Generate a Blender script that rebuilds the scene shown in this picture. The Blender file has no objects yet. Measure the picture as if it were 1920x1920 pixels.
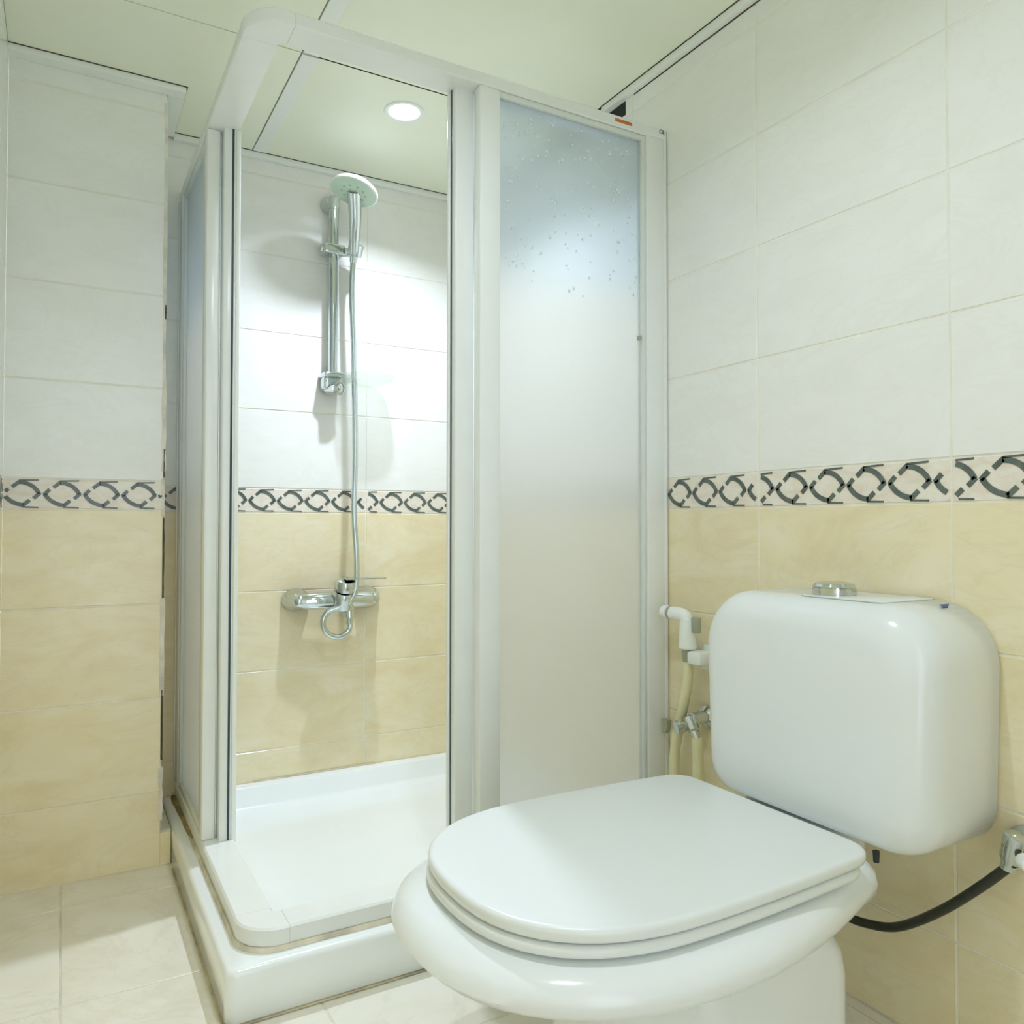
import bpy, bmesh, math, random
from mathutils import Vector, Matrix
random.seed(7)
sc = bpy.context.scene
C = sc.collection
PI = math.pi

# ------------------------------------------------------------------ camera
cam_d = bpy.data.cameras.new('camera'); cam = bpy.data.objects.new('camera', cam_d); C.objects.link(cam)
YAW, PITCH, ROLL = 0.5183, 0.0224, 0.0002
fw = Vector((math.sin(YAW)*math.cos(PITCH), math.cos(YAW)*math.cos(PITCH), math.sin(PITCH)))
rt = Vector((math.cos(YAW), -math.sin(YAW), 0)); up = rt.cross(fw)
rt, up = math.cos(ROLL)*rt+math.sin(ROLL)*up, -math.sin(ROLL)*rt+math.cos(ROLL)*up
m = Matrix((rt, up, -fw)).transposed().to_4x4(); m.translation = Vector((-1.3306, -2.5659, 0.9069))
cam.matrix_world = m
cam_d.sensor_width = 36; cam_d.lens = 1480.05/1920*36; cam_d.shift_y = (950.5-960)/1920
cam_d.clip_start = 0.02
sc.camera = cam

# ------------------------------------------------------------------ world, exposure
w = bpy.data.worlds.new('world'); sc.world = w; w.use_nodes = True
bg = w.node_tree.nodes['Background']; bg.inputs[0].default_value = (0.80, 0.875, 1.0, 1); bg.inputs[1].default_value = 2.6  # brightened to act as soft fill through the rear wall opening
vs = sc.view_settings
vs.view_transform = 'Standard'; vs.look = 'None'; vs.gamma = 1.0; vs.use_curve_mapping = False; vs.exposure = 0.06
cy = sc.cycles
cy.max_bounces = 13; cy.diffuse_bounces = 9; cy.glossy_bounces = 3; cy.transmission_bounces = 8; cy.transparent_max_bounces = 12
cy.sample_clamp_indirect = 6; cy.caustics_reflective = False; cy.caustics_refractive = True
cy.use_adaptive_sampling = True; cy.adaptive_threshold = 0.02; cy.use_light_tree = False
STALL_LAMP = (-0.493, -0.475); ROOM_LAMP = (-0.82, -1.73)
STALL_W, ROOM_W = 10.8, 5.6
LAMP_TINT = (0.765, 0.85, 1.0)
ZC = 2.088; XL = -1.46; YR = -3.05; YP = -0.261; XP = -1.093

# ------------------------------------------------------------------ helpers
WL = {}
def wloc(o): return WL.get(o.name, Vector((0, 0, 0))) if o else Vector((0, 0, 0))
def link(o, parent=None):
    C.objects.link(o)
    if parent: o.parent = parent
    return o
def tag(o, label=None, cat=None, group=None, kind=None):
    if label: o['label'] = label
    if cat: o['category'] = cat
    if group: o['group'] = group
    if kind: o['kind'] = kind
    return o
def thing(name, label, cat, loc, group=None):
    o = bpy.data.objects.new(name, None); link(o); o.location = loc; o.empty_display_size = 0.05
    WL[o.name] = Vector(loc); return tag(o, label, cat, group)
def mobj(name, verts, faces, mat, parent=None, smooth=40):
    off = wloc(parent)
    me = bpy.data.meshes.new(name); me.from_pydata([tuple(Vector(v)-off) for v in verts], [], faces)
    bm = bmesh.new(); bm.from_mesh(me); bmesh.ops.recalc_face_normals(bm, faces=bm.faces); bm.to_mesh(me); bm.free()
    if smooth:
        me.polygons.foreach_set('use_smooth', [True]*len(me.polygons)); me.set_sharp_from_angle(angle=math.radians(smooth))
    me.materials.append(mat)
    o = bpy.data.objects.new(name, me); link(o, parent); WL[o.name] = off.copy(); return o
class MB:
    """collects several closed shapes into one mesh"""
    def __init__(s): s.v = []; s.f = []
    def add(s, vf):
        n = len(s.v); s.v += [tuple(v) for v in vf[0]]; s.f += [tuple(i+n for i in f) for f in vf[1]]; return s
    def build(s, name, mat, parent=None, smooth=40): return mobj(name, s.v, s.f, mat, parent, smooth)
def loft(rings, cap0=True, cap1=True, closed=True):
    v = []; f = []; n = len(rings[0])
    for r in rings: v += [tuple(p) for p in r]
    for i in range(len(rings)-1):
        for j in range(n if closed else n-1):
            k = (j+1) % n; f.append((i*n+j, i*n+k, (i+1)*n+k, (i+1)*n+j))
    if cap0: f.append(tuple(range(n-1, -1, -1)))
    if cap1: f.append(tuple((len(rings)-1)*n+j for j in range(n)))
    return v, f
def box(x0, x1, y0, y1, z0, z1, b=0.0, seg=2):
    bm = bmesh.new(); bmesh.ops.create_cube(bm, size=1)
    for v in bm.verts: v.co = Vector(((x0+x1)/2+v.co.x*(x1-x0), (y0+y1)/2+v.co.y*(y1-y0), (z0+z1)/2+v.co.z*(z1-z0)))
    if b > 0: bmesh.ops.bevel(bm, geom=list(bm.edges), offset=b, segments=seg, profile=0.5, affect='EDGES')
    bm.verts.index_update()
    r = [tuple(v.co) for v in bm.verts], [tuple(v.index for v in f.verts) for f in bm.faces]; bm.free(); return r
def frame_for(d):
    d = Vector(d).normalized(); a = Vector((0, 0, 1)) if abs(d.z) < 0.9 else Vector((1, 0, 0))
    u = d.cross(a).normalized(); return u, u.cross(d).normalized(), d
def lathe(origin, axis, prof, seg=32, sx=1.0):
    """prof = (distance along axis, radius); sx widens the section horizontally"""
    u, v, d = frame_for(axis); o = Vector(origin); rings = []
    for t, r in prof:
        ring = []
        for k in range(seg):
            a = 2*PI*k/seg; ring.append(o+d*t+u*(r*sx*math.cos(a))+v*(r*math.sin(a)))
        rings.append(ring)
    return loft(rings)
def smooth_path(pts, n=8):
    P = [Vector(p) for p in pts]; P = [2*P[0]-P[1]]+P+[2*P[-1]-P[-2]]; out = []
    for i in range(1, len(P)-2):
        for k in range(n):
            t = k/n; a, b, c, d = P[i-1], P[i], P[i+1], P[i+2]
            out.append(0.5*((2*b)+(c-a)*t+(2*a-5*b+4*c-d)*t*t+(3*b-a-3*c+d)*t**3))
    out.append(P[-2]); return out
def tube(path, rad, seg=14):
    P = [Vector(p) for p in path]; rings = []; u = None
    for i, p in enumerate(P):
        d = (P[min(i+1, len(P)-1)]-P[max(i-1, 0)]).normalized()
        if u is None: u = frame_for(d)[0]
        u = (u-d*u.dot(d)).normalized(); v = d.cross(u)
        r = rad(i/(len(P)-1)) if callable(rad) else rad
        rings.append([p+u*(r*math.cos(2*PI*k/seg))+v*(r*math.sin(2*PI*k/seg)) for k in range(seg)])
    return loft(rings)
def rrect(x0, x1, y0, y1, r, seg=8):
    pts = []
    for cx, cyy, a0 in ((x1-r, y1-r, 0), (x0+r, y1-r, PI/2), (x0+r, y0+r, PI), (x1-r, y0+r, 1.5*PI)):
        for k in range(seg+1):
            a = a0+PI/2*k/seg; pts.append((cx+r*math.cos(a), cyy+r*math.sin(a)))
    return pts

# ------------------------------------------------------------------ materials
def newmat(name):
    mt = bpy.data.materials.new(name); mt.use_nodes = True; nt = mt.node_tree
    return mt, nt, nt.nodes['Principled BSDF']
def plain(name, col, rough=0.4, metal=0.0, spec=0.5, coat=0.0, noise=0.0, nscale=30):
    mt, nt, b = newmat(name)
    b.inputs['Base Color'].default_value = (*col, 1); b.inputs['Roughness'].default_value = rough
    b.inputs['Metallic'].default_value = metal; b.inputs['Specular IOR Level'].default_value = spec
    b.inputs['Coat Weight'].default_value = coat; b.inputs['Coat Roughness'].default_value = 0.05
    if noise > 0:
        tc = nt.nodes.new('ShaderNodeTexCoord'); nz = nt.nodes.new('ShaderNodeTexNoise'); nz.inputs['Scale'].default_value = nscale
        nz.inputs['Detail'].default_value = 4
        rp = nt.nodes.new('ShaderNodeValToRGB')
        rp.color_ramp.elements[0].position = 0.3; rp.color_ramp.elements[1].position = 0.7
        rp.color_ramp.elements[0].color = (*[c*(1-noise) for c in col], 1); rp.color_ramp.elements[1].color = (*[min(1, c*(1+noise*0.4)) for c in col], 1)
        nt.links.new(tc.outputs['Object'], nz.inputs['Vector']); nt.links.new(nz.outputs['Fac'], rp.inputs['Fac']); nt.links.new(rp.outputs['Color'], b.inputs['Base Color'])
    return mt
def marble(name, c0, c1, c2, vein, rough=0.13, vstr=0.5, scale=2.2, stretch=(1.0, 1.0, 2.2)):
    """cloudy stone-look glazed ceramic, different on every tile"""
    mt, nt, b = newmat(name); N = nt.nodes.new; Lk = nt.links.new
    tc = N('ShaderNodeTexCoord'); oi = N('ShaderNodeObjectInfo')
    mp = N('ShaderNodeMapping'); mp.inputs['Rotation'].default_value = (0, 0.35, 0.3); mp.inputs['Scale'].default_value = stretch
    cb = N('ShaderNodeCombineXYZ')
    for i, k in enumerate((37.0, 91.0, 53.0)):
        mu = N('ShaderNodeMath'); mu.operation = 'MULTIPLY'; mu.inputs[1].default_value = k; Lk(oi.outputs['Random'], mu.inputs[0]); Lk(mu.outputs[0], cb.inputs[i])
    ad = N('ShaderNodeVectorMath'); ad.operation = 'ADD'
    Lk(tc.outputs['Object'], mp.inputs['Vector']); Lk(mp.outputs[0], ad.inputs[0]); Lk(cb.outputs[0], ad.inputs[1])
    n1 = N('ShaderNodeTexNoise'); n1.inputs['Scale'].default_value = scale*2.2; n1.inputs['Detail'].default_value = 4; n1.inputs['Roughness'].default_value = 0.55; n1.inputs['Distortion'].default_value = 1.2
    Lk(ad.outputs[0], n1.inputs['Vector'])
    rp = N('ShaderNodeValToRGB'); e = rp.color_ramp.elements
    e[0].position = 0.32; e[0].color = (*c0, 1); e[1].position = 0.68; e[1].color = (*c2, 1); q = e.new(0.5); q.color = (*c1, 1)
    Lk(n1.outputs['Fac'], rp.inputs['Fac'])
    n2 = N('ShaderNodeTexNoise'); n2.inputs['Scale'].default_value = scale*1.3; n2.inputs['Detail'].default_value = 5; n2.inputs['Roughness'].default_value = 0.6; n2.inputs['Distortion'].default_value = 2.6
    ad2 = N('ShaderNodeVectorMath'); ad2.operation = 'ADD'; ad2.inputs[1].default_value = (13.3, 4.1, 7.7); Lk(ad.outputs[0], ad2.inputs[0]); Lk(ad2.outputs[0], n2.inputs['Vector'])
    vr = N('ShaderNodeValToRGB'); ve = vr.color_ramp.elements
    ve[0].position = 0.47; ve[0].color = (0, 0, 0, 1); ve[1].position = 0.535; ve[1].color = (0, 0, 0, 1); vq = ve.new(0.503); vq.color = (vstr, vstr, vstr, 1)
    Lk(n2.outputs['Fac'], vr.inputs['Fac'])
    mx = N('ShaderNodeMix'); mx.data_type = 'RGBA'; Lk(vr.outputs['Color'], mx.inputs['Factor']); Lk(rp.outputs['Color'], mx.inputs['A']); mx.inputs['B'].default_value = (*vein, 1)
    Lk(mx.outputs['Result'], b.inputs['Base Color'])
    b.inputs['Roughness'].default_value = rough; b.inputs['Specular IOR Level'].default_value = 0.45
    n3 = N('ShaderNodeTexNoise'); n3.inputs['Scale'].default_value = 9; n3.inputs['Detail'].default_value = 0; Lk(ad.outputs[0], n3.inputs['Vector'])
    bp = N('ShaderNodeBump'); bp.inputs['Strength'].default_value = 0.06; bp.inputs['Distance'].default_value = 0.01; Lk(n3.outputs['Fac'], bp.inputs['Height']); Lk(bp.outputs[0], b.inputs['Normal'])
    return mt
M = {}
M['upper'] = marble('ivory_wall_tile', (0.815, 0.82, 0.775), (0.835, 0.835, 0.79), (0.85, 0.85, 0.815), (0.79, 0.775, 0.70), 0.19, 0.3)
M['lower'] = marble('beige_wall_tile', (0.79, 0.685, 0.435), (0.82, 0.735, 0.495), (0.845, 0.775, 0.57), (0.75, 0.655, 0.46), 0.16, 0.4)
M['floor'] = marble('cream_floor_tile', (0.755, 0.715, 0.60), (0.79, 0.76, 0.66), (0.80, 0.79, 0.715), (0.69, 0.655, 0.56), 0.22, 0.45, 2.4, (1, 1, 1))
M['border'] = marble('border_tile_glaze', (0.74, 0.655, 0.54), (0.80, 0.745, 0.645), (0.82, 0.79, 0.70), (0.75, 0.60, 0.48), 0.2, 0.3, 9)
M['motif'] = plain('border_motif_glaze', (0.125, 0.155, 0.135), 0.22, noise=0.35, nscale=35)
M['grout'] = plain('pale_grout', (0.84, 0.81, 0.70), 0.7, noise=0.12, nscale=9)
M['grout_floor'] = plain('floor_grout', (0.70, 0.665, 0.56), 0.7, noise=0.25, nscale=12)
M['ceil'] = plain('ceiling_panel_paint', (0.86, 0.885, 0.73), 0.45, noise=0.02, nscale=4)
M['ceil_bar'] = plain('white_ceiling_bar', (0.84, 0.87, 0.82), 0.4)
M['void'] = plain('dark_void', (0.02, 0.025, 0.02), 0.9)
M['joint_and_shade'] = plain('dark_joint_and_gap_shade', (0.09, 0.075, 0.045), 0.9, noise=0.4, nscale=60)  # open joint at the pier, and painted shade beside the ceiling trims
M['ceramic'] = plain('white_vitreous_china', (0.79, 0.825, 0.82), 0.16, coat=0.0, noise=0.01, nscale=5)
M['tray'] = plain('white_glazed_tray', (0.84, 0.88, 0.875), 0.16, coat=0.3, noise=0.015, nscale=6)
M['seat'] = plain('white_seat_plastic', (0.765, 0.80, 0.79), 0.3, noise=0.01, nscale=5)
M['alu'] = plain('white_powder_coated_profile', (0.79, 0.815, 0.79), 0.24, noise=0.02, nscale=14)
M['bead'] = plain('grey_white_glazing_bead', (0.70, 0.74, 0.70), 0.4, noise=0.02)
M['magnet'] = plain('dark_door_magnet', (0.03, 0.06, 0.07), 0.4, noise=0.2)
M['chrome'] = plain('chrome', (0.63, 0.68, 0.67), 0.06, metal=1.0)
M['hose'] = plain('chrome_hose', (0.62, 0.69, 0.67), 0.22, metal=1.0)
M['white_plastic'] = plain('white_plastic', (0.84, 0.87, 0.84), 0.3, noise=0.02)
M['face'] = plain('pale_green_spray_face', (0.55, 0.70, 0.56), 0.35, noise=0.05)
M['nozzle'] = plain('grey_nozzle', (0.33, 0.42, 0.36), 0.5)
M['cream_hose'] = plain('cream_plastic_hose', (0.78, 0.74, 0.46), 0.35, noise=0.05)
M['black_hose'] = plain('dark_supply_hose', (0.025, 0.028, 0.018), 0.28, noise=0.3, nscale=60)
M['grey_plastic'] = plain('grey_plastic', (0.36, 0.38, 0.27), 0.4, noise=0.05)
M['black'] = plain('black_rubber', (0.02, 0.02, 0.02), 0.5, noise=0.1)
M['blue'] = plain('blue_mark', (0.03, 0.08, 0.25), 0.4, noise=0.1)
M['orange'] = plain('orange_label', (0.62, 0.17, 0.04), 0.5, noise=0.25, nscale=160)
M['ink'] = plain('dark_ink', (0.05, 0.06, 0.04), 0.5, noise=0.1)
M['seal'] = plain('yellowed_silicone', (0.70, 0.655, 0.52), 0.55, noise=0.4, nscale=14)
M['grime'] = plain('brown_stained_seal', (0.36, 0.29, 0.13), 0.6, noise=0.6, nscale=18)
M['floor_seal'] = plain('greyed_floor_seal', (0.50, 0.45, 0.31), 0.6, noise=0.5, nscale=16)
M['plaster'] = plain('crumbling_edge_filler', (0.74, 0.71, 0.60), 0.8, noise=0.25, nscale=25)
M['paint'] = plain('wall_paint', (0.76, 0.77, 0.70), 0.5, noise=0.02, nscale=4)
def emit(name, col, s):
    mt = bpy.data.materials.new(name); mt.use_nodes = True; nt = mt.node_tree; nt.nodes.clear()
    e = nt.nodes.new('ShaderNodeEmission'); o = nt.nodes.new('ShaderNodeOutputMaterial'); e.inputs[0].default_value = (*col, 1); e.inputs[1].default_value = s
    nt.links.new(e.outputs[0], o.inputs[0]); return mt
M['lamp'] = emit('lamp_lens', LAMP_TINT, 12.0)
def frosted():
    """satin acrylic; wetted (clearer, bluer) high up where the spray hits it"""
    mt, nt, b = newmat('frosted_acrylic'); N = nt.nodes.new; Lk = nt.links.new
    tc = N('ShaderNodeTexCoord'); sep = N('ShaderNodeSeparateXYZ'); Lk(tc.outputs['Object'], sep.inputs[0])
    nz = N('ShaderNodeTexNoise'); nz.inputs['Scale'].default_value = 3.5; nz.inputs['Detail'].default_value = 3; Lk(tc.outputs['Object'], nz.inputs['Vector'])
    a = N('ShaderNodeMath'); a.operation = 'MULTIPLY_ADD'; a.inputs[1].default_value = 0.16; Lk(nz.outputs['Fac'], a.inputs[0]); Lk(sep.outputs['Z'], a.inputs[2])
    mr = N('ShaderNodeMapRange'); mr.interpolation_type = 'SMOOTHSTEP'; mr.inputs['From Min'].default_value = 1.34; mr.inputs['From Max'].default_value = 1.58; Lk(a.outputs[0], mr.inputs['Value'])
    WET = mr.outputs['Result']
    b.inputs['Transmission Weight'].default_value = 1.0; b.inputs['IOR'].default_value = 1.16; b.inputs['Specular IOR Level'].default_value = 0.35
    r = N('ShaderNodeMapRange'); r.inputs['To Min'].default_value = 0.46; r.inputs['To Max'].default_value = 0.36; Lk(WET, r.inputs['Value']); Lk(r.outputs['Result'], b.inputs['Roughness'])
    c = N('ShaderNodeMix'); c.data_type = 'RGBA'; c.inputs['A'].default_value = (1.0, 1.0, 0.99, 1); c.inputs['B'].default_value = (0.90, 0.955, 1.0, 1); Lk(WET, c.inputs['Factor']); Lk(c.outputs['Result'], b.inputs['Base Color'])
    tr = N('ShaderNodeBsdfTranslucent'); tr.inputs['Color'].default_value = (0.97, 0.975, 0.93, 1)
    df = N('ShaderNodeBsdfDiffuse'); df.inputs['Color'].default_value = (0.88, 0.90, 0.86, 1)
    m1 = N('ShaderNodeMixShader'); m1.inputs[0].default_value = 0.35; Lk(tr.outputs[0], m1.inputs[1]); Lk(df.outputs[0], m1.inputs[2])
    f = N('ShaderNodeMapRange'); f.inputs['To Min'].default_value = 0.26; f.inputs['To Max'].default_value = 0.12; Lk(WET, f.inputs['Value'])
    m2 = N('ShaderNodeMixShader'); Lk(f.outputs['Result'], m2.inputs[0]); Lk(b.outputs[0], m2.inputs[1]); Lk(m1.outputs[0], m2.inputs[2])
    Lk(m2.outputs[0], nt.nodes['Material Output'].inputs[0]); return mt
M['frost'] = frosted()
def clear(name, col, fac):
    mt, nt, b = newmat(name); N = nt.nodes.new
    t = N('ShaderNodeBsdfTransparent'); t.inputs[0].default_value = (*col, 1)
    b.inputs['Base Color'].default_value = (0.9, 0.95, 0.92, 1); b.inputs['Roughness'].default_value = 0.05; b.inputs['Transmission Weight'].default_value = 0.3
    mx = N('ShaderNodeMixShader'); mx.inputs[0].default_value = fac
    nt.links.new(t.outputs[0], mx.inputs[1]); nt.links.new(b.outputs[0], mx.inputs[2]); nt.links.new(mx.outputs[0], nt.nodes['Material Output'].inputs[0]); return mt
M['clear'] = clear('clear_plastic', (0.93, 0.945, 0.92), 0.2)
M['drop'] = clear('water', (0.90, 0.95, 0.97), 0.55)

# ------------------------------------------------------------------ room shell
def struct(o): o['kind'] = 'structure'; return o
JN = 0.0035
_tc = {}
def tile_mesh(wd, ht, mat, d=0.008, ch=0.0012):
    k = (round(wd, 4), round(ht, 4), mat.name, d)
    if k in _tc: return _tc[k]
    a, b = wd/2, ht/2
    v = [(-a, d, -b), (a, d, -b), (a, d, b), (-a, d, b), (-a, ch, -b), (a, ch, -b), (a, ch, b), (-a, ch, b),
         (-a+ch, 0, -b+ch), (a-ch, 0, -b+ch), (a-ch, 0, b-ch), (-a+ch, 0, b-ch)]
    f = [(8, 9, 10, 11)]
    for i in range(4):
        j = (i+1) % 4; f += [(i, j, 4+j, 4+i), (4+i, 4+j, 8+j, 8+i)]
    me = bpy.data.meshes.new('tile'); me.from_pydata(v, [], f); me.materials.append(mat); me.update(); _tc[k] = me; return me
def stroke(pts, wd):
    """flat ribbon polygon strip in (u, v), clipped later"""
    n = len(pts); L = []; R = []
    for i in range(n):
        a = Vector(pts[max(i-1, 0)]); b = Vector(pts[min(i+1, n-1)]); d = (b-a).normalized(); nn = Vector((-d.y, d.x)); p = Vector(pts[i])
        L.append(p+nn*wd/2); R.append(p-nn*wd/2)
    return L, R
PER, BH = 0.0885, 0.077
def motif_strokes():
    def bez(a, b, c, n=5): return [((1-t)**2*a[0]+2*t*(1-t)*b[0]+t*t*c[0], (1-t)**2*a[1]+2*t*(1-t)*b[1]+t*t*c[1]) for t in [i/n for i in range(n+1)]]
    S = [([(.28, .71), (.46, .895)], .0088), ([(.44, .93), (.92, .95)], .0036), (bez((.44, .875), (.78, .86), (.935, .50)), .0098), ([(.955, .53), (.80, .35)], .0088),
         ([(.045, .47), (.19, .65)], .0088), (bez((.065, .50), (.22, .17), (.56, .125)), .0098), ([(.53, .105), (.70, .29)], .0088), ([(.52, .07), (.92, .055)], .0036)]
    return S
def motif_mesh(wd, phase):
    k = ('motif', round(wd, 4), round(phase, 4))
    if k in _tc: return _tc[k]
    v = []; f = []; a = wd/2-0.005
    for q in range(-1, 7):
        for pts, t in motif_strokes():
            P = [(-wd/2+phase+(q-1)*PER+u*PER, (vv-0.5)*BH) for u, vv in pts]
            # subdivide + clip to the tile
            dense = []
            for i in range(len(P)-1):
                for s in range(4): dense.append((P[i][0]+(P[i+1][0]-P[i][0])*s/4, P[i][1]+(P[i+1][1]-P[i][1])*s/4))
            dense.append(P[-1]); dense = [p for p in dense if -a < p[0] < a]
            if len(dense) < 2: continue
            L, R = stroke(dense, t); n0 = len(v)
            cl = lambda x: max(-wd/2+0.002, min(wd/2-0.002, x))
            for l, r in zip(L, R):
                v += [(cl(l.x), -0.0012, l.y), (cl(r.x), -0.0012, r.y), (cl(l.x), 0.001, l.y), (cl(r.x), 0.001, r.y)]
            m_ = len(L)
            for i in range(m_-1):
                b0, b1 = n0+4*i, n0+4*i+4
                f += [(b0, b1, b1+1, b0+1), (b0, b0+2, b1+2, b1), (b0+1, b1+1, b1+3, b0+3)]
            f += [(n0, n0+1, n0+3, n0+2), (n0+4*m_-4, n0+4*m_-2, n0+4*m_-1, n0+4*m_-3)]
    me = bpy.data.meshes.new('motif'); me.from_pydata(v, [], f); me.materials.append(M['motif']); me.update(); _tc[k] = me; return me
Z0 = 0.9454
ROWS = [(0.0, Z0-0.75, 'lower'), (Z0-0.75, Z0-0.5, 'lower'), (Z0-0.5, Z0-0.25, 'lower'), (Z0-0.25, Z0, 'lower'), (Z0, Z0+BH, 'border')] + \
       [(Z0+BH+0.25*i, min(Z0+BH+0.25*(i+1), ZC-0.003), 'upper') for i in range(5)]
def tile_wall(wall, edges, place, rotz, phase=0.045, full=0.4337, rows=ROWS, skip=None, first_full=True):
    """edges: u coordinates from left to right seen from inside; place(u, z) -> world point on the tile face"""
    for c in range(len(edges)-1):
        u0, u1 = edges[c], edges[c+1]; wd = u1-u0-JN
        if wd < 0.008: continue
        for z0, z1, kind in rows:
            ht = z1-z0-JN
            if ht < 0.008 or (skip and skip((u0+u1)/2, (z0+z1)/2)): continue
            o = bpy.data.objects.new('border_tile' if kind == 'border' else 'tile', tile_mesh(wd, ht, M[kind])); link(o, wall)
            p = Vector(place((u0+u1)/2, (z0+z1)/2)); jit = random.uniform(-0.0004, 0.0004)
            o.location = p; o.rotation_euler = (random.uniform(-.002, .002), 0, rotz+random.uniform(-.002, .002))
            if kind == 'border':
                ph = phase if (u1-u0 > full-0.02 or c == len(edges)-2 and first_full) else phase-(full-(u1-u0))
                q = bpy.data.objects.new('motif', motif_mesh(wd, ph)); link(q, o)
G = 0.0015   # grout lies this far behind the tile faces
wall_back = struct(mobj('wall_back', *box(XL-0.1, 0.1, G, 0.12, -0.05, ZC+0.15), M['grout'], None, 0))
tile_wall(wall_back, [-1.30, -0.8705, -0.437, -0.0035], lambda u, z: (u, 0, z), 0, skip=None)
wall_right = struct(mobj('wall_right', *box(G, 0.12, YR, 0.0, -0.05, ZC+0.15), M['grout'], None, 0))
# u runs towards the camera: u = -Y
tile_wall(wall_right, [0.0, 0.026, 0.4593, 0.893, 1.3266, 1.7603, 2.194, 2.6277, 3.05], lambda u, z: (0, -u, z), -PI/2)
pier = struct(mobj('wall_pier', *box(XL, XP-G, YP+G, G, -0.05, ZC+0.15), M['grout'], None, 0))
tile_wall(pier, [XL, XP], lambda u, z: (u, YP, z), 0, phase=0.045+0.017, first_full=False)
tile_wall(pier, [-YP*0+0.006, -YP-0.004], lambda u, z: (XP, -0.265+u, z), PI/2, phase=0.02)
wall_left = struct(mobj('wall_left', *box(XL-0.12, XL, YR, YP, -0.05, ZC+0.15), M['grout'], None, 0))
tile_wall(wall_left, [0.0, 0.30, 0.7337, 1.1674, 1.6011, 2.0348, 2.4685, 2.78], lambda u, z: (XL+0.0022, YR+u, z), PI/2)
mb = MB().add(box(XL-0.1, -1.42, YR-0.1, YR, 0, ZC+0.1)).add(box(-0.80, 0.1, YR-0.1, YR, 0, ZC+0.1)).add(box(-1.42, -0.80, YR-0.1, YR, 1.95, ZC+0.1))  # opening added behind the camera so the background fills the room softly
struct(mb.build('wall_rear', M['paint'], None, 0))
# crumbling filler and open joint along the pier's corner
for nm, mt, segs in (('edge_filler', 'plaster', [(1.30, 2.05, .004), (1.05, 1.30, .0055), (0.93, 1.03, .004), (0.45, 0.71, .0075), (0.12, 0.26, .006)]),
                     ('open_joint', 'joint_and_shade', [(1.46, 1.50, .0015), (1.035, 1.11, .002), (0.71, 0.925, .0022), (0.28, 0.465, .0024)])):
    for z0, z1, wd in segs:
        n = 9; L = []; 
        for i in range(n):
            z = z0+(z1-z0)*i/(n-1); e = wd*(0.7+0.6*random.random()); L.append(z), 
        rings = []
        for i in range(n):
            z = z0+(z1-z0)*i/(n-1); e = wd*(0.65+0.7*random.random()); xo = XP-0.001 if nm == 'edge_filler' else XP+0.0005; ww = .006*(.7+.5*random.random()) if nm == 'edge_filler' else .0022
            rings.append([(xo-ww, YP-0.0015, z), (xo+e*0.8, YP-0.0012, z), (xo+e*0.8, YP+0.01, z), (xo-ww, YP+0.01, z)])
        mobj(nm, *loft(rings), M[mt], pier)

floor = struct(mobj('floor', *box(XL-0.1, 0.1, YR-1.0, 0.1, -0.1, -G), M['grout_floor'], None, 0))
fx = [-1.46, -1.323, -0.891, -0.459, -0.027, 0.0]; fy = [-3.05, -2.56, -2.142, -1.708, -1.274, -0.84, -0.405, 0.0]
for i in range(len(fx)-1):
    for j in range(len(fy)-1):
        wd, ht = fx[i+1]-fx[i]-JN, fy[j+1]-fy[j]-JN
        if wd < .01: continue
        cx_, cy_ = (fx[i]+fx[i+1])/2, (fy[j]+fy[j+1])/2
        if cx_ > -0.9 and cy_ > -0.8: continue        # under the tray
        o = bpy.data.objects.new('tile', tile_mesh(wd, ht, M['floor'])); link(o, floor)
        o.location = (cx_, cy_, 0); o.rotation_euler = (-PI/2, 0, 0)
# low tiled filler between pier and tray
mobj('plinth_tile', *box(XP-0.002, -1.067, YP, YP+0.22, 0.0, 0.088, 0.002, 1), M['lower'], pier, 0)
mobj('plinth_cap', *box(XP-0.002, -1.067, YP-0.001, YP+0.22, 0.088, 0.092, 0.001, 1), M['plaster'], pier, 0)

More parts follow.
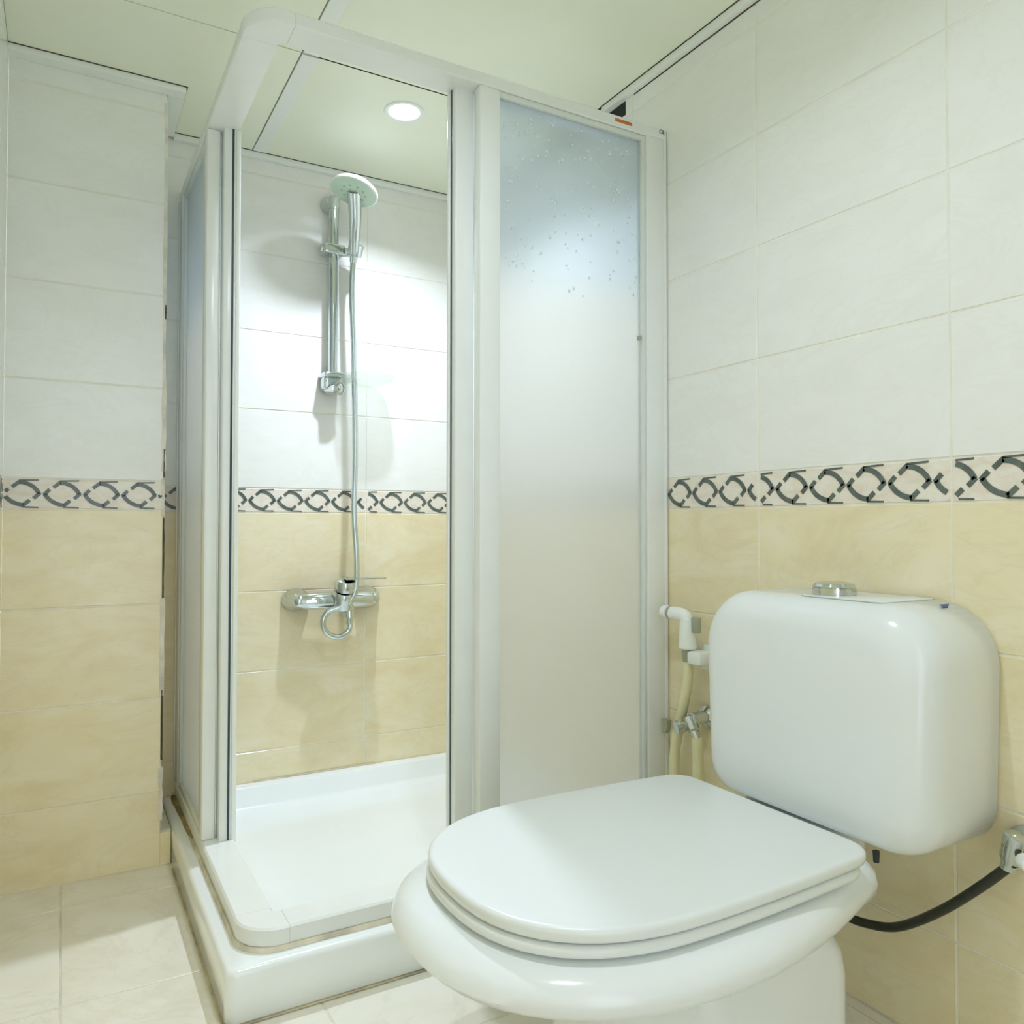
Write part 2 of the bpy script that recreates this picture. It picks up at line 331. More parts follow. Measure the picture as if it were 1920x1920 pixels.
# ------------------------------------------------------------------ ceiling
ceiling = struct(mobj('ceiling', *box(XL-0.1, 0.1, YR-0.1, 0.1, ZC+0.012, ZC+0.1), M['void'], None, 0))
px = [(XL+0.002, -0.8225), (-0.7775, -0.019)]; py = [(-3.05, -2.213), (-2.209, -1.413), (-1.409, -0.613), (-0.609, -0.02)]
def panel(x0, x1, y0, y1, hole=None):
    if not hole: return box(x0, x1, y0, y1, ZC, ZC+0.01, 0.0008, 1)
    hx, hy, hr = hole; n = 40; v = []; f = []
    for k in range(n):
        a = 2*PI*k/n; c, s = math.cos(a), math.sin(a)
        t = min(((x1-hx)/c if c > 1e-6 else (x0-hx)/c if c < -1e-6 else 1e9), ((y1-hy)/s if s > 1e-6 else (y0-hy)/s if s < -1e-6 else 1e9))
        v += [(hx+hr*c, hy+hr*s, ZC), (hx+t*c, hy+t*s, ZC), (hx+hr*c, hy+hr*s, ZC+0.01)]
    cor = {}
    for (X, Y) in ((x0, y0), (x1, y0), (x1, y1), (x0, y1)):
        cor[(X, Y)] = len(v); v.append((X, Y, ZC))
    for k in range(n):
        k2 = (k+1) % n; a, b = 3*k+1, 3*k2+1; q = [3*k, a]
        va, vb = v[a], v[b]
        if abs(va[0]-vb[0]) > 1e-6 and abs(va[1]-vb[1]) > 1e-6:
            X = va[0] if min(abs(va[0]-x0), abs(va[0]-x1)) < 1e-6 else vb[0]; Y = va[1] if min(abs(va[1]-y0), abs(va[1]-y1)) < 1e-6 else vb[1]
            X = x0 if abs(X-x0) < abs(X-x1) else x1; Y = y0 if abs(Y-y0) < abs(Y-y1) else y1; q.append(cor[(X, Y)])
        q += [b, 3*k2]; f.append(tuple(q)); f.append((3*k, 3*k2, 3*k2+2, 3*k+2))
    return v, f
for x0, x1 in px:
    for y0, y1 in py:
        hole = None
        for (hx, hy) in (STALL_LAMP, ROOM_LAMP):
            if x0 < hx < x1 and y0 < hy < y1: hole = (hx, hy, 0.046)
        if x0 < -1 and y1 > -0.1: x0_, y1_ = x0, y1
        mobj('ceiling_panel', *panel(x0, x1, y0, y1, hole), M['ceil'], ceiling, 0)
for y0, y1 in py: mobj('ceiling_bar', *box(-0.8195, -0.7778, y0+0.002, y1-0.002, ZC-0.0015, ZC+0.008, 0.0005, 1), M['ceil_bar'], ceiling, 0)
def trim(n, *b): return struct(mobj('trim_%d' % n, *box(*b, 0.001, 1), M['ceil_bar'], None, 0))
trim(1, -1.05, -0.001, -0.018, -0.001, ZC-0.018, ZC+0.004)
trim(2, -0.0185, -0.001, YR+0.01, -0.775, ZC-0.018, ZC+0.004)
trim(3, XL+0.001, XP+0.042, YP-0.040, YP-0.001, ZC-0.016, ZC+0.004)
trim(4, XP+0.001, XP+0.042, YP, -0.019, ZC-0.016, ZC+0.004)
def gap_shade(*b): return mobj('painted_gap_shade', *box(*b), M['joint_and_shade'], ceiling, 0)  # thin dark strips paint in the shade along the trim edges
gap_shade(-1.05, -0.02, -0.0215, -0.018, ZC-.0012, ZC-.0002); gap_shade(-0.0215, -0.0185, YR+.01, -0.775, ZC-.0012, ZC-.0002)
gap_shade(XL+.003, XP+.0455, YP-.0435, YP-.040, ZC-.0014, ZC-.0002); gap_shade(XP+.042, XP+.0455, YP-.042, -.02, ZC-.0014, ZC-.0002)
gap_shade(-.0016, 0.0, YR+.01, -0.90, ZC-.0205, ZC-.018)
mobj('painted_hole_shade', *box(-0.0012, 0.0, -0.862, -0.782, 2.030, 2.068), M['void'], wall_right, 0)  # thin dark sheet painted as the shaded inside of a hole

# ------------------------------------------------------------------ downlights
def downlight(xy, label, watts, spread):
    x, y = xy; t = thing('downlight', label, 'light', (x, y, ZC), 'recessed ceiling downlights')
    prof = [(0.0, 0.0445), (-0.003, 0.0445), (-0.004, 0.050), (-0.004, 0.056), (-0.001, 0.058), (0.0, 0.058)]
    rings = [[(x+r*math.cos(2*PI*k/40), y+r*math.sin(2*PI*k/40), ZC+z) for k in range(40)] for z, r in prof]
    mobj('trim_ring', *loft(rings, False, False), M['ceil_bar'], t)
    rings = [[(x+r*math.cos(2*PI*k/40), y+r*math.sin(2*PI*k/40), ZC+z) for k in range(40)] for z, r in ((0.001, 0.0445), (-0.001, 0.043), (-0.005, 0.032), (-0.0065, 0.012))]
    mobj('lens', *loft(rings, False, True), M['lamp'], t)
    ld = bpy.data.lights.new('lamp_light', 'AREA'); ld.shape = 'DISK'; ld.size = 0.055; ld.energy = watts; ld.color = LAMP_TINT; ld.spread = math.radians(spread)
    lo = bpy.data.objects.new('lamp_light', ld); link(lo, t); lo.location = (0, 0, -0.012); return t
downlight(STALL_LAMP, 'glaring round downlight in the ceiling above the shower', STALL_W, 134)
downlight(ROOM_LAMP, 'round ceiling downlight over the toilet, out of the picture', ROOM_W, 152)

# ------------------------------------------------------------------ shower tray
def ring3(x0, x1, y0, y1, r, z, seg=8): return [(x, y, z) for x, y in rrect(x0, x1, y0, y1, r, seg)]
tray = thing('shower_tray', 'white glazed square shower tray raised on the floor', 'shower tray', (-0.53, -0.53, 0))
TX, TY, TZ = -1.066, -1.066, 0.100
e = 0.0015
rg = [ring3(TX+.006, -e, TY+.006, -e, .016, 0.0), ring3(TX, -e, TY, -e, .02, 0.006), ring3(TX, -e, TY, -e, .02, TZ-.012), ring3(TX+.003, -e, TY+.003, -e, .02, TZ-.004), ring3(TX+.010, -.002, TY+.010, -.002, .018, TZ),
      ring3(-.945, -.035, -.945, -.035, .05, TZ), ring3(-.938, -.040, -.938, -.040, .05, TZ-.004), ring3(-.925, -.05, -.925, -.05, .05, .045), ring3(-.905, -.068, -.905, -.068, .05, .035), ring3(-.87, -.10, -.87, -.10, .05, .032)]
mobj('basin', *loft(rg), M['tray'], tray, 50)
def band(outer, z, dz, wd, r):
    """strip around the two free sides following the rounded corner; offset wd outward"""
    a = []
    for off, zz in ((0, z), (wd, z), (wd*0.6, z+dz), (0, z+dz)):
        pts = [(-e, outer-off)]
        c = outer+r
        for k in range(9):
            an = -PI/2-PI/2*k/8; pts.append((c+(r+off)*math.cos(an), c+(r+off)*math.sin(an)))
        pts.append((outer-off, -e)); a.append([(x, y, zz) for x, y in pts])
    rings = [[a[j][i] for j in range(4)] for i in range(len(a[0]))]
    return loft(rings)
ENC_SEAL = True

sb = MB()
for (a, b) in (((TX-.006, -1.07), (TX+.004, -0.30)),): sb.add(box(a[0]+.002, b[0], a[1], b[1], 0.0, 0.004, 0.0015, 1))
sb.add(box(TX-.002, -0.30, TY-.004, TY+.004, 0.0, 0.004, 0.0015, 1))
sb.build('floor_seal', M['floor_seal'], tray)
mobj('wall_seal', *box(-0.80, -0.40, -0.006, -0.0015, TZ-.001, TZ+.004, .0015, 1), M['seal'], tray)

# ------------------------------------------------------------------ shower enclosure
enc = thing('shower_enclosure', 'white framed corner shower enclosure with frosted panels standing on the tray', 'shower enclosure', (-1.0, -1.0, TZ))
OUT, INN = -1.030, -0.958
mobj('silicone_bead', *band(-1.030, TZ+0.0004, 0.008, 0.007, 0.072), M['seal'], enc)
rg = [[(-1.030, y, TZ+.0004), (-1.0335-w_, y, TZ+.0004), (-1.0335-w_*.7, y, TZ+.009), (-1.030, y, TZ+.009)] for y, w_ in [(-.03, .009), (-.08, .011), (-.12, .008), (-.17, .0075), (-.22, .005), (-.28, .0055), (-.33, .0045), (-.40, .001)]]
mobj('stained_seal', *loft(rg), M['grime'], enc)
def rail_ring(r_out, z0, z1, prof, a0=None):
    pass
def rail(z0, z1, name, rz=0.075):
    """double-track profile bent round the corner: straight run, corner connector, straight run"""
    c = OUT+rz
    sec = [(0, z0), (0, z1-.004), (-.004, z1), (-(INN-OUT)+.0, z1), (-(INN-OUT), z0+.006), (-(INN-OUT)+.006, z0)]  # offset inward as negative
    sec = [(0, z0+.003), (0, z1-.004), (.004, z1), (INN-OUT-.003, z1), (INN-OUT, z1-.003), (INN-OUT, z0), (.003, z0)]
    def front(x): return [(x, OUT+o, z) for o, z in sec]
    def left(y): return [(OUT+o, y, z) for o, z in sec]
    def arc(an, g=0.0):
        return [(c+(rz-o)*math.cos(an), c+(rz-o)*math.sin(an), z) for o, z in sec]
    mobj(name, *loft([front(-0.002), front(c+.012)]), M['alu'], enc, 30)
    mobj(name, *loft([left(c+.012), left(-0.002)]), M['alu'], enc, 30)
    g = 0.0008
    cs = [[(x, OUT+o-g, z) for o, z in sec] for x in (c+.0115,)]+[[(c+(rz-o+g)*math.cos(an), c+(rz-o+g)*math.sin(an), z) for o, z in sec] for an in [-PI/2-PI/2*k/10 for k in range(11)]]+[[(OUT+o-g, c+.0115, z) for o, z in sec]]
    mobj('corner_connector', *loft(cs), M['alu'], enc, 30)
rail(1.885, 1.913, 'top_rail'); rail(TZ+0.006, TZ+0.042, 'bottom_rail')
ZB, ZT = TZ+0.042, 1.885
# front side: X axis; left side mirrored through x<->y
def F(x0, x1, y0, y1, z0, z1, b=0.003): return box(x0, x1, y0, y1, z0, z1, b, 2)
def both(name, fn, mat, smooth=40, label=None):
    pass
def side(flip, parent_label):
    sw = (lambda vf: ([(v[1], v[0], v[2]) for v in vf[0]], vf[1])) if flip else (lambda vf: vf)
    P = lambda name, vf, mat, par=enc, s=40: mobj(name, *sw(vf), M[mat], par, s)
    # wall profile
    wp = P('wall_profile', F(-0.066, -0.003, OUT, OUT+0.034, ZB, ZT), 'alu')
    P('profile_ridge', F(-0.012, -0.004, OUT-0.003, OUT+0.004, ZB, ZT, .001), 'alu', wp)
    P('bead', F(-0.078, -0.066, OUT+0.004, OUT+0.026, ZB, ZT, .003), 'bead', wp)
    # fixed panel: stile, beads, sheet
    end = -0.525 if flip else -0.536
    st = P('stile', F(end, end+0.053, OUT, OUT+0.032, ZB, ZT, .005), 'alu')
    P('top_bead', F(end+0.053, -0.066, OUT+0.005, OUT+0.025, ZT-0.014, ZT, .003), 'bead')
    P('bottom_bead', F(end+0.053, -0.066, OUT+0.005, OUT+0.025, ZB, ZB+0.014, .003), 'bead')
    g = P('fixed_sheet', F(end+0.04, -0.05, OUT+0.013, OUT+0.017, ZB, ZT, 0), 'frost', enc, 0)
    # sliding door pushed back behind the fixed sheet
    de = -0.546 if flip else -0.578
    d = P('sliding_door', F(de+0.018, -0.05, INN-0.024, INN-0.020, TZ+0.02, 1.893, 0), 'frost', enc, 0)
    P('door_stile', F(de, de+0.046, INN-0.035, INN-0.007, TZ+0.020, 1.900, .004), 'alu', d)
    P('door_gasket', F(de-0.004, de+0.004, INN-0.007, INN+0.004, TZ+0.03, 1.885, .003), 'white_plastic', d)
    P('magnet_strip', F(de-0.0012, de+0.002, INN-0.0165, INN-0.0115, TZ+0.022, 1.893, 0), 'magnet', d, 0)
    P('door_bottom_rail', F(de+0.046, -0.05, INN-0.032, INN-0.012, TZ+0.022, TZ+0.045, .002), 'alu', d)
    P('roller', F(de+0.010, de+0.034, INN-0.034, INN-0.010, 1.880, 1.886, .001), 'grey_plastic', d)
    return g
gf = side(False, ''); gl = side(True, '')
# water drops on the wet upper part of the front sheet (outer face) and the strip beside the stile
def drops(par, n, x0, x1, z0, z1, y, rmin, rmax):
    mb = MB()
    for i in range(n):
        t = random.random()**1.3; z = z1-(z1-z0)*t; x = random.uniform(x0, x1); r = random.uniform(rmin, rmax); rings = []
        for k, (h, q) in enumerate(((0, 1), (.35, .85), (.55, .5), (.62, .12))):
            rings.append([(x+r*q*math.cos(2*PI*j/8), y-h*r, z+r*q*1.15*math.sin(2*PI*j/8)) for j in range(8)])
        mb.add(loft(rings))
    return tag(mb.build('water_drops', M['drop'], par), kind='stuff')
drops(gf, 150, -0.47, -0.09, 1.45, 1.86, OUT+0.0128, 0.0018, 0.0042)
# sticker and approval mark on the rail
mobj('orange_label', *box(-0.164, -0.112, OUT-0.0008, OUT, 1.8955, 1.9035), M['orange'], enc, 0)
def text_mesh(name, s, size, mat, parent, mtx, ext=0.0004):
    cu = bpy.data.curves.new(name, 'FONT'); cu.body = s; cu.size = size; cu.extrude = ext; cu.align_x = 'CENTER'; cu.align_y = 'CENTER'
    tmp = bpy.data.objects.new(name+'_tmp', cu); C.objects.link(tmp)
    bpy.context.view_layer.update()
    me = bpy.data.meshes.new_from_object(tmp); bpy.data.objects.remove(tmp); bpy.data.curves.remove(cu)
    me.materials.clear(); me.materials.append(mat); me.name = name
    o = bpy.data.objects.new(name, me); link(o, parent); o.matrix_basis = Matrix.Translation(-wloc(parent)) @ mtx; return o
text_mesh('approval_mark', 'CE', 0.014, M['ink'], enc, Matrix.Translation((-0.017, OUT-0.001, 1.9045)) @ Matrix.Rotation(PI/2, 4, 'X'))
mobj('knob', *lathe((-0.090, OUT+0.004, 1.370), (0, -1, 0), [(0, .006), (.006, .006), (.008, .003)], 14), M['grey_plastic'], enc)

# ------------------------------------------------------------------ slide bar, hand shower, dish
SB = (-0.566, -0.045)
bar = thing('slide_bar', 'chrome vertical slide bar fixed to the tiles inside the shower', 'shower bar', (SB[0], 0, 1.37))
mobj('tube', *lathe((SB[0], SB[1], 1.39), (0, 0, 1), [(0, .0165), (.56, .0165)], 24), M['chrome'], bar)
b = MB().add(lathe((SB[0], -0.001, 1.965), (0, -1, 0), [(0, .030), (.012, .029), (.030, .022), (.046, .020)], 26, 1.1)).add(lathe((SB[0], SB[1], 1.94), (0, 0, 1), [(0, .019), (.035, .020), (.042, .016)], 24))
b.build('top_bracket', M['chrome'], bar)
b = MB().add(box(SB[0]-.036, SB[0]+.032, -0.075, -0.001, 1.385, 1.402, .006, 3)).add(box(SB[0]-.034, SB[0]+.026, -0.060, -0.001, 1.345, 1.39, .010, 3)).add(lathe((SB[0]-.004, -0.03, 1.352), (0.25, -1, -.12), [(0, .022), (.052, .021), (.056, .015)], 22, 1.15))
b.build('bottom_bracket', M['chrome'], bar)
mobj('screw_cap', *lathe((SB[0]+.010, -0.086, 1.346), (0.25, -1, -.12), [(0, .006), (.003, .005)], 12), M['grey_plastic'], bar)
b = MB().add(box(SB[0]-.040, SB[0]+.030, -0.078, -0.018, 1.786, 1.818, .006, 3)).add(lathe((SB[0]-.046, SB[1]-.005, 1.803), (1, 0, 0), [(0, .012), (.012, .014), (.02, .012)], 18))
cl = b.build('slider', M['chrome'], bar)
b = MB().add(lathe((SB[0]+.022, -0.055, 1.800), (1, -.55, 0), [(0, .014), (.045, .013)], 18)).add(lathe((SB[0]+.054, -0.095, 1.778), (0.05, -.28, .96), [(0, .021), (.004, .023), (.036, .025), (.040, .022)], 24))
mobj('cradle', b.v, b.f, M['chrome'], cl)
hs = thing('hand_shower', 'chrome hand shower with pale green spray face hung on the slide bar', 'hand shower', (-0.513, -0.092, 1.77))
A = Vector((-0.513, -0.088, 1.765)); Bp = Vector((-0.545, -0.205, 1.905))
hn = Vector((-0.28, -0.10, -0.95)).normalized(); HC = Vector((-0.566, -0.250, 1.925))
mobj('handle', *tube(smooth_path([A, A.lerp(Bp, .35), A.lerp(Bp, .75), HC-hn*0.006], 6), lambda t: 0.0125+0.010*t, 18), M['chrome'], hs)
mobj('head', *lathe(HC-hn*0.030, hn, [(0, .012), (.004, .034), (.012, .060), (.024, .073), (.032, .074), (.034, .071)], 40), M['white_plastic'], hs)
mobj('spray_face', *lathe(HC+hn*0.0035, hn, [(0, .0705), (.0015, .069), (.003, .045), (.0035, .01)], 40), M['face'], hs)
nb = MB(); u_, v_, d_ = frame_for(hn)
for r, n in ((.018, 6), (.036, 10)):
    for k in range(n):
        a = 2*PI*k/n; nb.add(lathe(HC+hn*0.006+u_*(r*math.cos(a))+v_*(r*math.sin(a)), hn, [(0, .0028), (.002, .0024)], 8))
nb.build('nozzles', M['nozzle'], hs)
# soap dish
sd = thing('soap_dish', 'clear plastic oval soap dish clipped to the bottom of the slide bar', 'soap dish', (-0.455, -0.08, 1.37))
def oval(cx, cyy, a, b_, z, n=36): return [(cx+a*math.copysign(abs(math.cos(2*PI*k/n))**.75, math.cos(2*PI*k/n)), cyy+b_*math.copysign(abs(math.sin(2*PI*k/n))**.75, math.sin(2*PI*k/n)), z) for k in range(n)]
rg = [oval(-.455, -.085, .050, .050, 1.366), oval(-.455, -.085, .072, .066, 1.372), oval(-.455, -.085, .080, .074, 1.390), oval(-.455, -.085, .084, .078, 1.396), oval(-.455, -.085, .078, .072, 1.394), oval(-.455, -.085, .069, .063, 1.376), oval(-.455, -.085, .050, .050, 1.370)]
mobj('dish', *loft(rg), M['clear'], sd)
mobj('clip', *box(-.533, -.505, -.075, -.02, 1.372, 1.396, .004, 2), M['clear'], sd)

# ------------------------------------------------------------------ mixer and hose
mz = 0.663
mx = thing('shower_mixer', 'chrome wall mixer tap with a flat lever inside the shower', 'tap', (-0.553, 0, mz))
for X, nm in ((-0.672, 'escutcheon'), (-0.437, 'escutcheon')):
    mobj(nm, *lathe((X, -0.001, mz+.001), (0, -1, 0), [(0, .037), (.005, .038), (.014, .036), (.032, .029), (.05, .023), (.068, .021), (.078, .017), (.083, .008)], 30, 1.22), M['chrome'], mx)
b = MB().add(tube([(-0.682, -.062, mz), (-0.665, -.063, mz), (-0.62, -.068, mz), (-0.553, -.074, mz), (-0.49, -.068, mz), (-0.445, -.063, mz), (-0.43, -.062, mz)], lambda t: 0.019+0.010*math.sin(PI*t), 24))
b.add(lathe((-0.545, -.075, mz-.03), (0.02, -.40, 1), [(0, .020), (.012, .033), (.045, .036), (.062, .034), (.066, .030)], 28, 1.1))
b.build('body', M['chrome'], mx)
lv = MB().add(lathe((-0.544, -.103, mz+.038), (0.02, -.40, 1), [(0, .033), (.018, .034), (.032, .026), (.036, .012)], 28, 1.1)).add(box(-0.552, -0.418, -.150, -.108, mz+.069, mz+.075, .0028, 2))
lv.build('lever', M['chrome'], mx)
mobj('outlet', *lathe((-0.520, -.078, mz-.016), (0, -.1, -1), [(0, .017), (.018, .017), (.020, .020), (.040, .020), (.044, .014), (.062, .012)], 20, 1.1), M['chrome'], mx)
hp = [(-0.520, -.084, .615), (-0.518, -.088, .590), (-0.527, -.092, .563), (-0.560, -.096, .548), (-0.596, -.100, .562), (-0.612, -.102, .596), (-0.595, -.100, .630), (-0.560, -.108, .645), (-0.528, -.118, .665), (-0.512, -.122, .705),
      (-0.508, -.118, .79), (-0.513, -.104, .95), (-0.507, -.095, 1.10), (-0.506, -.090, 1.25), (-0.511, -.088, 1.48), (-0.517, -.084, 1.66), (-0.514, -.088, 1.772)]
mobj_h = mobj('shower_hose', *tube(smooth_path(hp, 10), 0.0092, 12), M['hose'])
tag(mobj_h, 'silver shower hose looping below the mixer and rising to the hand shower', 'hose')

# ------------------------------------------------------------------ toilet
TYC = -1.583
def dshape(xb, xf, hw, hb, z, rb=.03, xs=None, n=2.4, yc=TYC, N=14):
    """D outline: straight back at xb (half width hb), widening to hw at xs, super-elliptic nose to xf"""
    if xs is None: xs = xb+(xf-xb)*0.55
    pts = []
    def side_(s):
        L = []
        for k in range(5):                      # back corner
            a = PI/2*k/4; L.append((xb-rb+rb*math.cos(a), s*(hb-rb+rb*math.sin(a))))
        for k in range(1, 6):                   # flank
            t = k/6; L.append((xb-rb+(xs-xb+rb)*t, s*(hb+(hw-hb)*math.sin(t*PI/2))))
        for k in range(N+1):
            a = PI/2*k/N; L.append((xs+(xf-xs)*math.sin(a)**(2/n), s*hw*max(0.0, math.cos(a))**(2/n)))
        return L
    A_ = side_(1); B_ = side_(-1)
    B_ = B_[:-1]; B_.reverse()
    return [(x, yc+y, z) for x, y in A_+B_]
wc = thing('toilet', 'white ceramic toilet bowl with closed lid beside the shower', 'toilet', (-0.5, TYC, 0))
R_ = []
# outside, from the floor up
for z, xb, xf, hb, hw, rb, n in ((0.0, -.25, -.705, .140, .150, .045, 2.6), (.02, -.25, -.70, .140, .148, .045, 2.6), (.12, -.255, -.672, .135, .138, .05, 2.5), (.19, -.262, -.668, .13, .135, .05, 2.5),
                          (.235, -.255, -.685, .13, .142, .05, 2.4), (.270, -.24, -.708, .14, .152, .05, 2.3), (.290, -.225, -.748, .152, .172, .05, 2.3), (.302, -.212, -.805, .166, .206, .05, 2.3), (.311, -.203, -.855, .176, .235, .05, 2.3), (.321, -.196, -.893, .183, .254, .05, 2.3), (.332, -.192, -.916, .188, .266, .05, 2.3),
                          (.345, -.190, -.928, .19, .271, .05, 2.3), (.360, -.193, -.922, .187, .266, .05, 2.3), (.371, -.20, -.905, .18, .253, .05, 2.3), (.378, -.212, -.878, .17, .232, .05, 2.3), (.379, -.24, -.80, .12, .16, .05, 2.3)):
    R_.append(dshape(xb, xf, hw, hb, z, rb, None, n))
mobj('bowl', *loft(R_), M['ceramic'], wc, 60)
mobj('deck', *box(-.25, -.10, TYC-.085, TYC+.150, .325, .379, .018, 3), M['ceramic'], wc, 50)
# trap and foot
R_ = []
for z, ins in ((0, .0), (.2, .0), (.235, .006), (.26, .02), (.278, .045), (.285, .08)):
    R_.append([(x, y, z) for x, y in rrect(-.56+ins*.3, -.226-ins, TYC-.158+ins*.5, TYC+.158-ins*.5, .055, 8)])
mobj('foot', *loft(R_), M['ceramic'], wc, 60)
def slab(z0, z1, xb, xf, hw, n, r, name, mat):
    h = z1-z0; rr = min(r, h*.48)
    zs = [(z0, rr), (z0+rr*.3, rr*.3), (z0+rr, 0), (z1-rr, 0), (z1-rr*.5, rr*.14), (z1-rr*.15, rr*.5), (z1, rr*1.2)]
    return mobj(name, *loft([dshape(xb-i, xf+i, hw-i, hw-.012-i, z, .045, -.60, n) for z, i in zs]), mat, wc, 60)
slab(.383, .3985, -.275, -.872, .231, 2.5, .006, 'seat_ring', M['seat'])
slab(.4005, .4205, -.262, -.869, .2315, 2.5, .007, 'lid', M['seat'])
mobj('hinge', *tube([(-.262, TYC-.10, .392), (-.262, TYC+.10, .392)], .009, 12), M['seat'], wc)

# cistern
cs = thing('toilet_cistern', 'white rounded cistern on the tiled wall behind the toilet seat', 'cistern', (-0.1, TYC-.008, 0.39))
CY = TYC-.012
def cring(x, ins, zt=.777, zb=.3815, hw=.247):
    pts = []; ib = ins*.42
    P = rrect(-hw+ins, hw-ins, zb+ib, zt-ins, max(.10-ins*.4, .02), 10)
    # smaller radius below
    Q = rrect(-hw+ins, hw-ins, zb+ib, zt-ins, max(.065-ins*.4, .015), 10)
    zm = (zt+zb)/2
    P = [p if p[1] > zm else q for p, q in zip(P, Q)]
    for y, z in P:
        t = max(0, (zt-.14-z)/(zt-zb)); pts.append((x, CY+y*(1-.06*t), z))
    return pts
prof = [(-.002, .004), (-.008, .0), (-.142, .0)]
r = .062
for k in range(1, 11):
    a = PI/2*k/10; prof.append((-.142-r*math.sin(a), r*(1-math.cos(a))*(.92)))
R_ = [cring(x, i) for x, i in prof]
R_.append(cring(-.2055, .085)); R_.append(cring(-.2065, .11))
mobj('tank', *loft(R_), M['ceramic'], cs, 60)
# lid seam: thin raised cover on the flat top
lidpts = [(x, y) for x, y in rrect(-.152, -.006, CY-.140, CY+.030, .012, 5)]
mobj('cover', *loft([[(x, y, .770) for x, y in lidpts], [(x, y, .7782) for x, y in lidpts], [(x*.985-.001, y*.998+CY*.002, .7788) for x, y in lidpts]]), M['ceramic'], cs, 30)
big = [(x, y) for x, y in rrect(-.1535, -.0045, CY-.1415, CY+.0315, .013, 5)]
mobj('cover_seam', *loft([[(x, y, .7695) for x, y in big], [(x, y, .7774) for x, y in big]]), M['nozzle'], cs, 30)
mobj('flush_button', *lathe((-.092, CY+.002, .779), (0, 0, 1), [(0, .0385), (.001, .0385), (.012, .0385), (.013, .0365), (.015, .0375), (.020, .034), (.022, .026), (.0205, .012)], 40), M['chrome'], cs)
bq = []
for k in range(4):
    dy = .176+.0035*k; zz = .677+math.sqrt(.1**2-(dy-.147)**2)
    bq += [[(x, CY-dy, zz+h_) for x, h_ in ((-.052-.012*k/3, -.001), (-.028-.020*k/3, -.001), (-.028-.020*k/3, .0009), (-.052-.012*k/3, .0009))]]
mobj('blue_mark', *loft(bq), M['blue'], cs, 0)
mobj('fixing_bolt', *lathe((-.19, CY-.150, .366), (0, 0, 1), [(0, .0045), (.018, .0055)], 10), M['black'], cs)

# ------------------------------------------------------------------ toilet plumbing
sv = thing('stop_valve', 'chrome stop valve on the wall below the cistern at the right edge', 'valve', (0, -1.885, .40))
b = MB().add(lathe((-.001, -1.885, .40), (-1, 0, 0), [(0, .034), (.006, .033), (.014, .022), (.02, .014), (.045, .014)], 24, 1.2))
b.build('flange', M['chrome'], sv)
mobj('valve_body', *lathe((-.045, -1.885, .43), (0, .25, -1), [(0, .012), (.004, .017), (.040, .017), (.048, .013), (.06, .012)], 20), M['chrome'], sv)
mobj('handwheel', *lathe((-.058, -1.897, .398), (-.5, -1, 0), [(0, .010), (.008, .014), (.020, .013), (.023, .009)], 20), M['white_plastic'], sv)
h = mobj('supply_hose', *tube(smooth_path([(-.048, -1.880, .385), (-.050, -1.835, .334), (-.052, -1.765, .264), (-.055, -1.69, .206), (-.065, -1.635, .190), (-.080, -1.60, .195), (-.084, -1.57, .215), (-.082, -1.52, .27), (-.076, -1.46, .32), (-.07, -1.42, .379)], 8), .0080, 12), M['black_hose'])
tag(h, 'dark braided supply hose curving from stop valve to behind the toilet', 'hose')
# hand bidet
bd = thing('bidet_sprayer', 'white hand bidet sprayer hanging beside the cistern', 'bidet sprayer', (-.045, -1.148, .60))
mobj('spray_nozzle', *lathe((-.052, -1.070, .694), (0, -1, 0.02), [(0, .013), (.003, .0165), (.022, .0165), (.024, .013)], 20), M['white_plastic'], bd)
mobj('neck_ring', *lathe((-.052, -1.094, .6945), (0, -1, 0.02), [(0, .0162), (.007, .0162)], 20), M['grey_plastic'], bd)
b = MB().add(tube(smooth_path([(-.050, -1.101, .694), (-.050, -1.125, .694), (-.048, -1.143, .690), (-.046, -1.150, .674)], 5), lambda t: .0165-.001*t, 18)).add(lathe((-.046, -1.149, .682), (0, 0, -1), [(0, .0185), (.03, .0195), (.065, .0215), (.068, .019)], 22))
b.build('grip', M['white_plastic'], bd)
mobj('trigger', *box(-.052, -.042, -1.192, -1.166, .655, .692, .004, 2), M['grey_plastic'], bd)
b = MB().add(lathe((-.046, -1.149, .614), (0, 0, -1), [(0, .014), (.028, .012), (.036, .007)], 18))
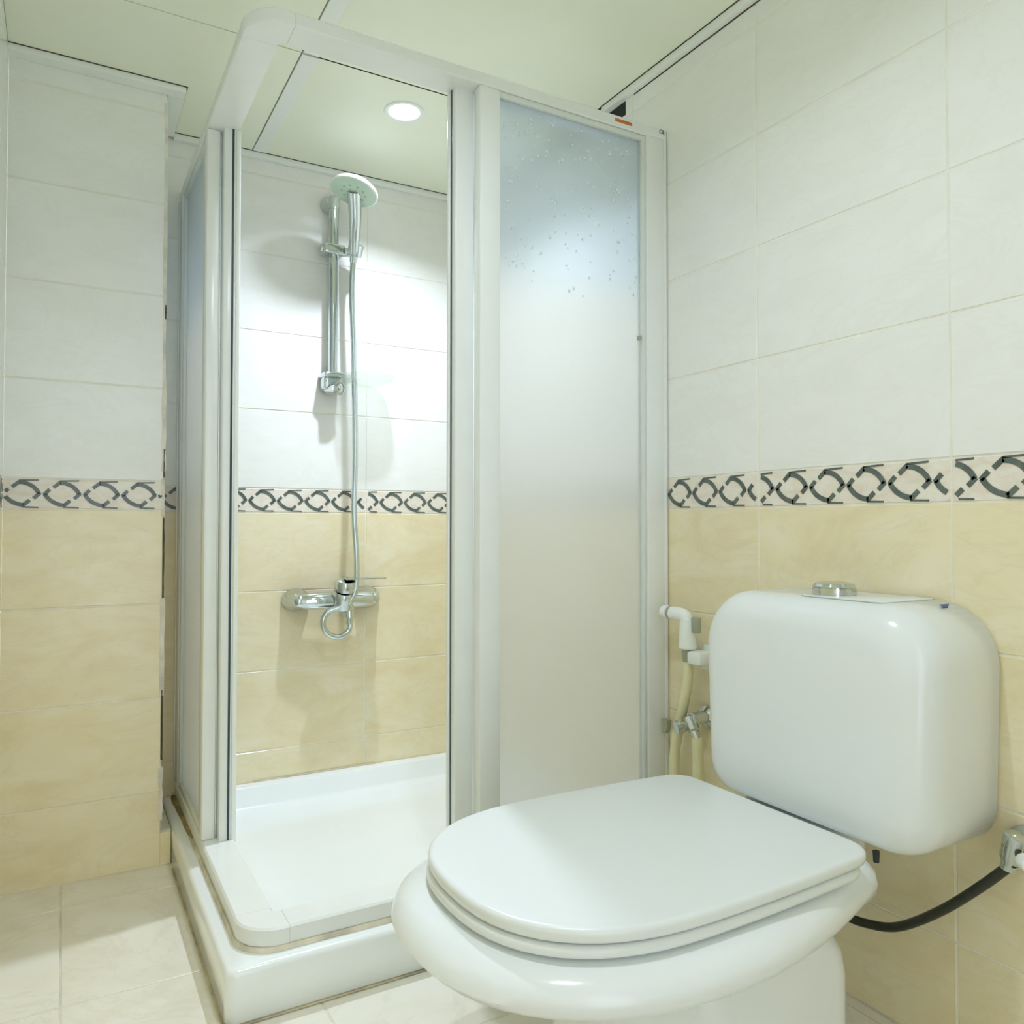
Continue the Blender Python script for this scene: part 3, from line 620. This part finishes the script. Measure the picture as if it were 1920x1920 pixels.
b.build('hose_nut', M['grey_plastic'], bd)
hd = thing('sprayer_holder', 'white plastic holder on the wall for the bidet sprayer', 'holder', (0, -1.18, .60))
b = MB().add(box(-.060, -.002, -1.205, -1.160, .582, .612, .006, 2)).add(box(-.012, -.001, -1.215, -1.155, .565, .625, .004, 2))
b.build('cup', M['white_plastic'], hd)
h = mobj('bidet_hose', *tube(smooth_path([(-.046, -1.149, .585), (-.044, -1.146, .54), (-.046, -1.128, .46), (-.048, -1.108, .38), (-.046, -1.098, .30), (-.044, -1.096, .22), (-.042, -1.10, .12), (-.045, -1.13, .06), (-.047, -1.17, .10), (-.045, -1.18, .24), (-.050, -1.186, .36), (-.050, -1.184, .416)], 8), lambda t: .0125, 14), M['cream_hose'])
tag(h, 'cream plastic hose hanging from the bidet sprayer', 'hose')
av = thing('angle_valve', 'small chrome angle valve on the wall between enclosure and cistern', 'valve', (0, -1.165, .445))
b = MB().add(lathe((-.001, -1.168, .455), (-1, 0, 0), [(0, .026), (.005, .025), (.012, .014), (.05, .013)], 24, 1.25))
b.build('flange', M['chrome'], av)
mobj('valve_body', *lathe((-.050, -1.160, .448), (0, -.55, -.8), [(-.012, .010), (-.008, .015), (.022, .015), (.026, .010), (.045, .010)], 18), M['chrome'], av)
mobj('handwheel', *lathe((-.060, -1.158, .440), (-.9, .3, -.2), [(0, .012), (.010, .017), (.026, .016), (.029, .011)], 18), M['chrome'], av)
hk = thing('wall_hook', 'small grey plastic hook beside the bidet hose', 'hook', (-.03, -1.05, .41))
hkp = [(-.012, .022), (.012, .022), (.010, -.004), (.002, -.020), (-.004, -.020), (-.011, .0)]
b = MB().add(loft([[(-.03, -1.060+u, .412+z*.8) for u, z in hkp], [(-.042, -1.060+u*.9, .412+z*.75) for u, z in hkp]]))
b.build('hook_plate', M['grey_plastic'], hk)
mobj('hook_arm', *tube(smooth_path([(-.001, -1.040, .415), (-.02, -1.038, .402), (-.034, -1.052, .398)], 5), .007, 10), M['clear'], hk)
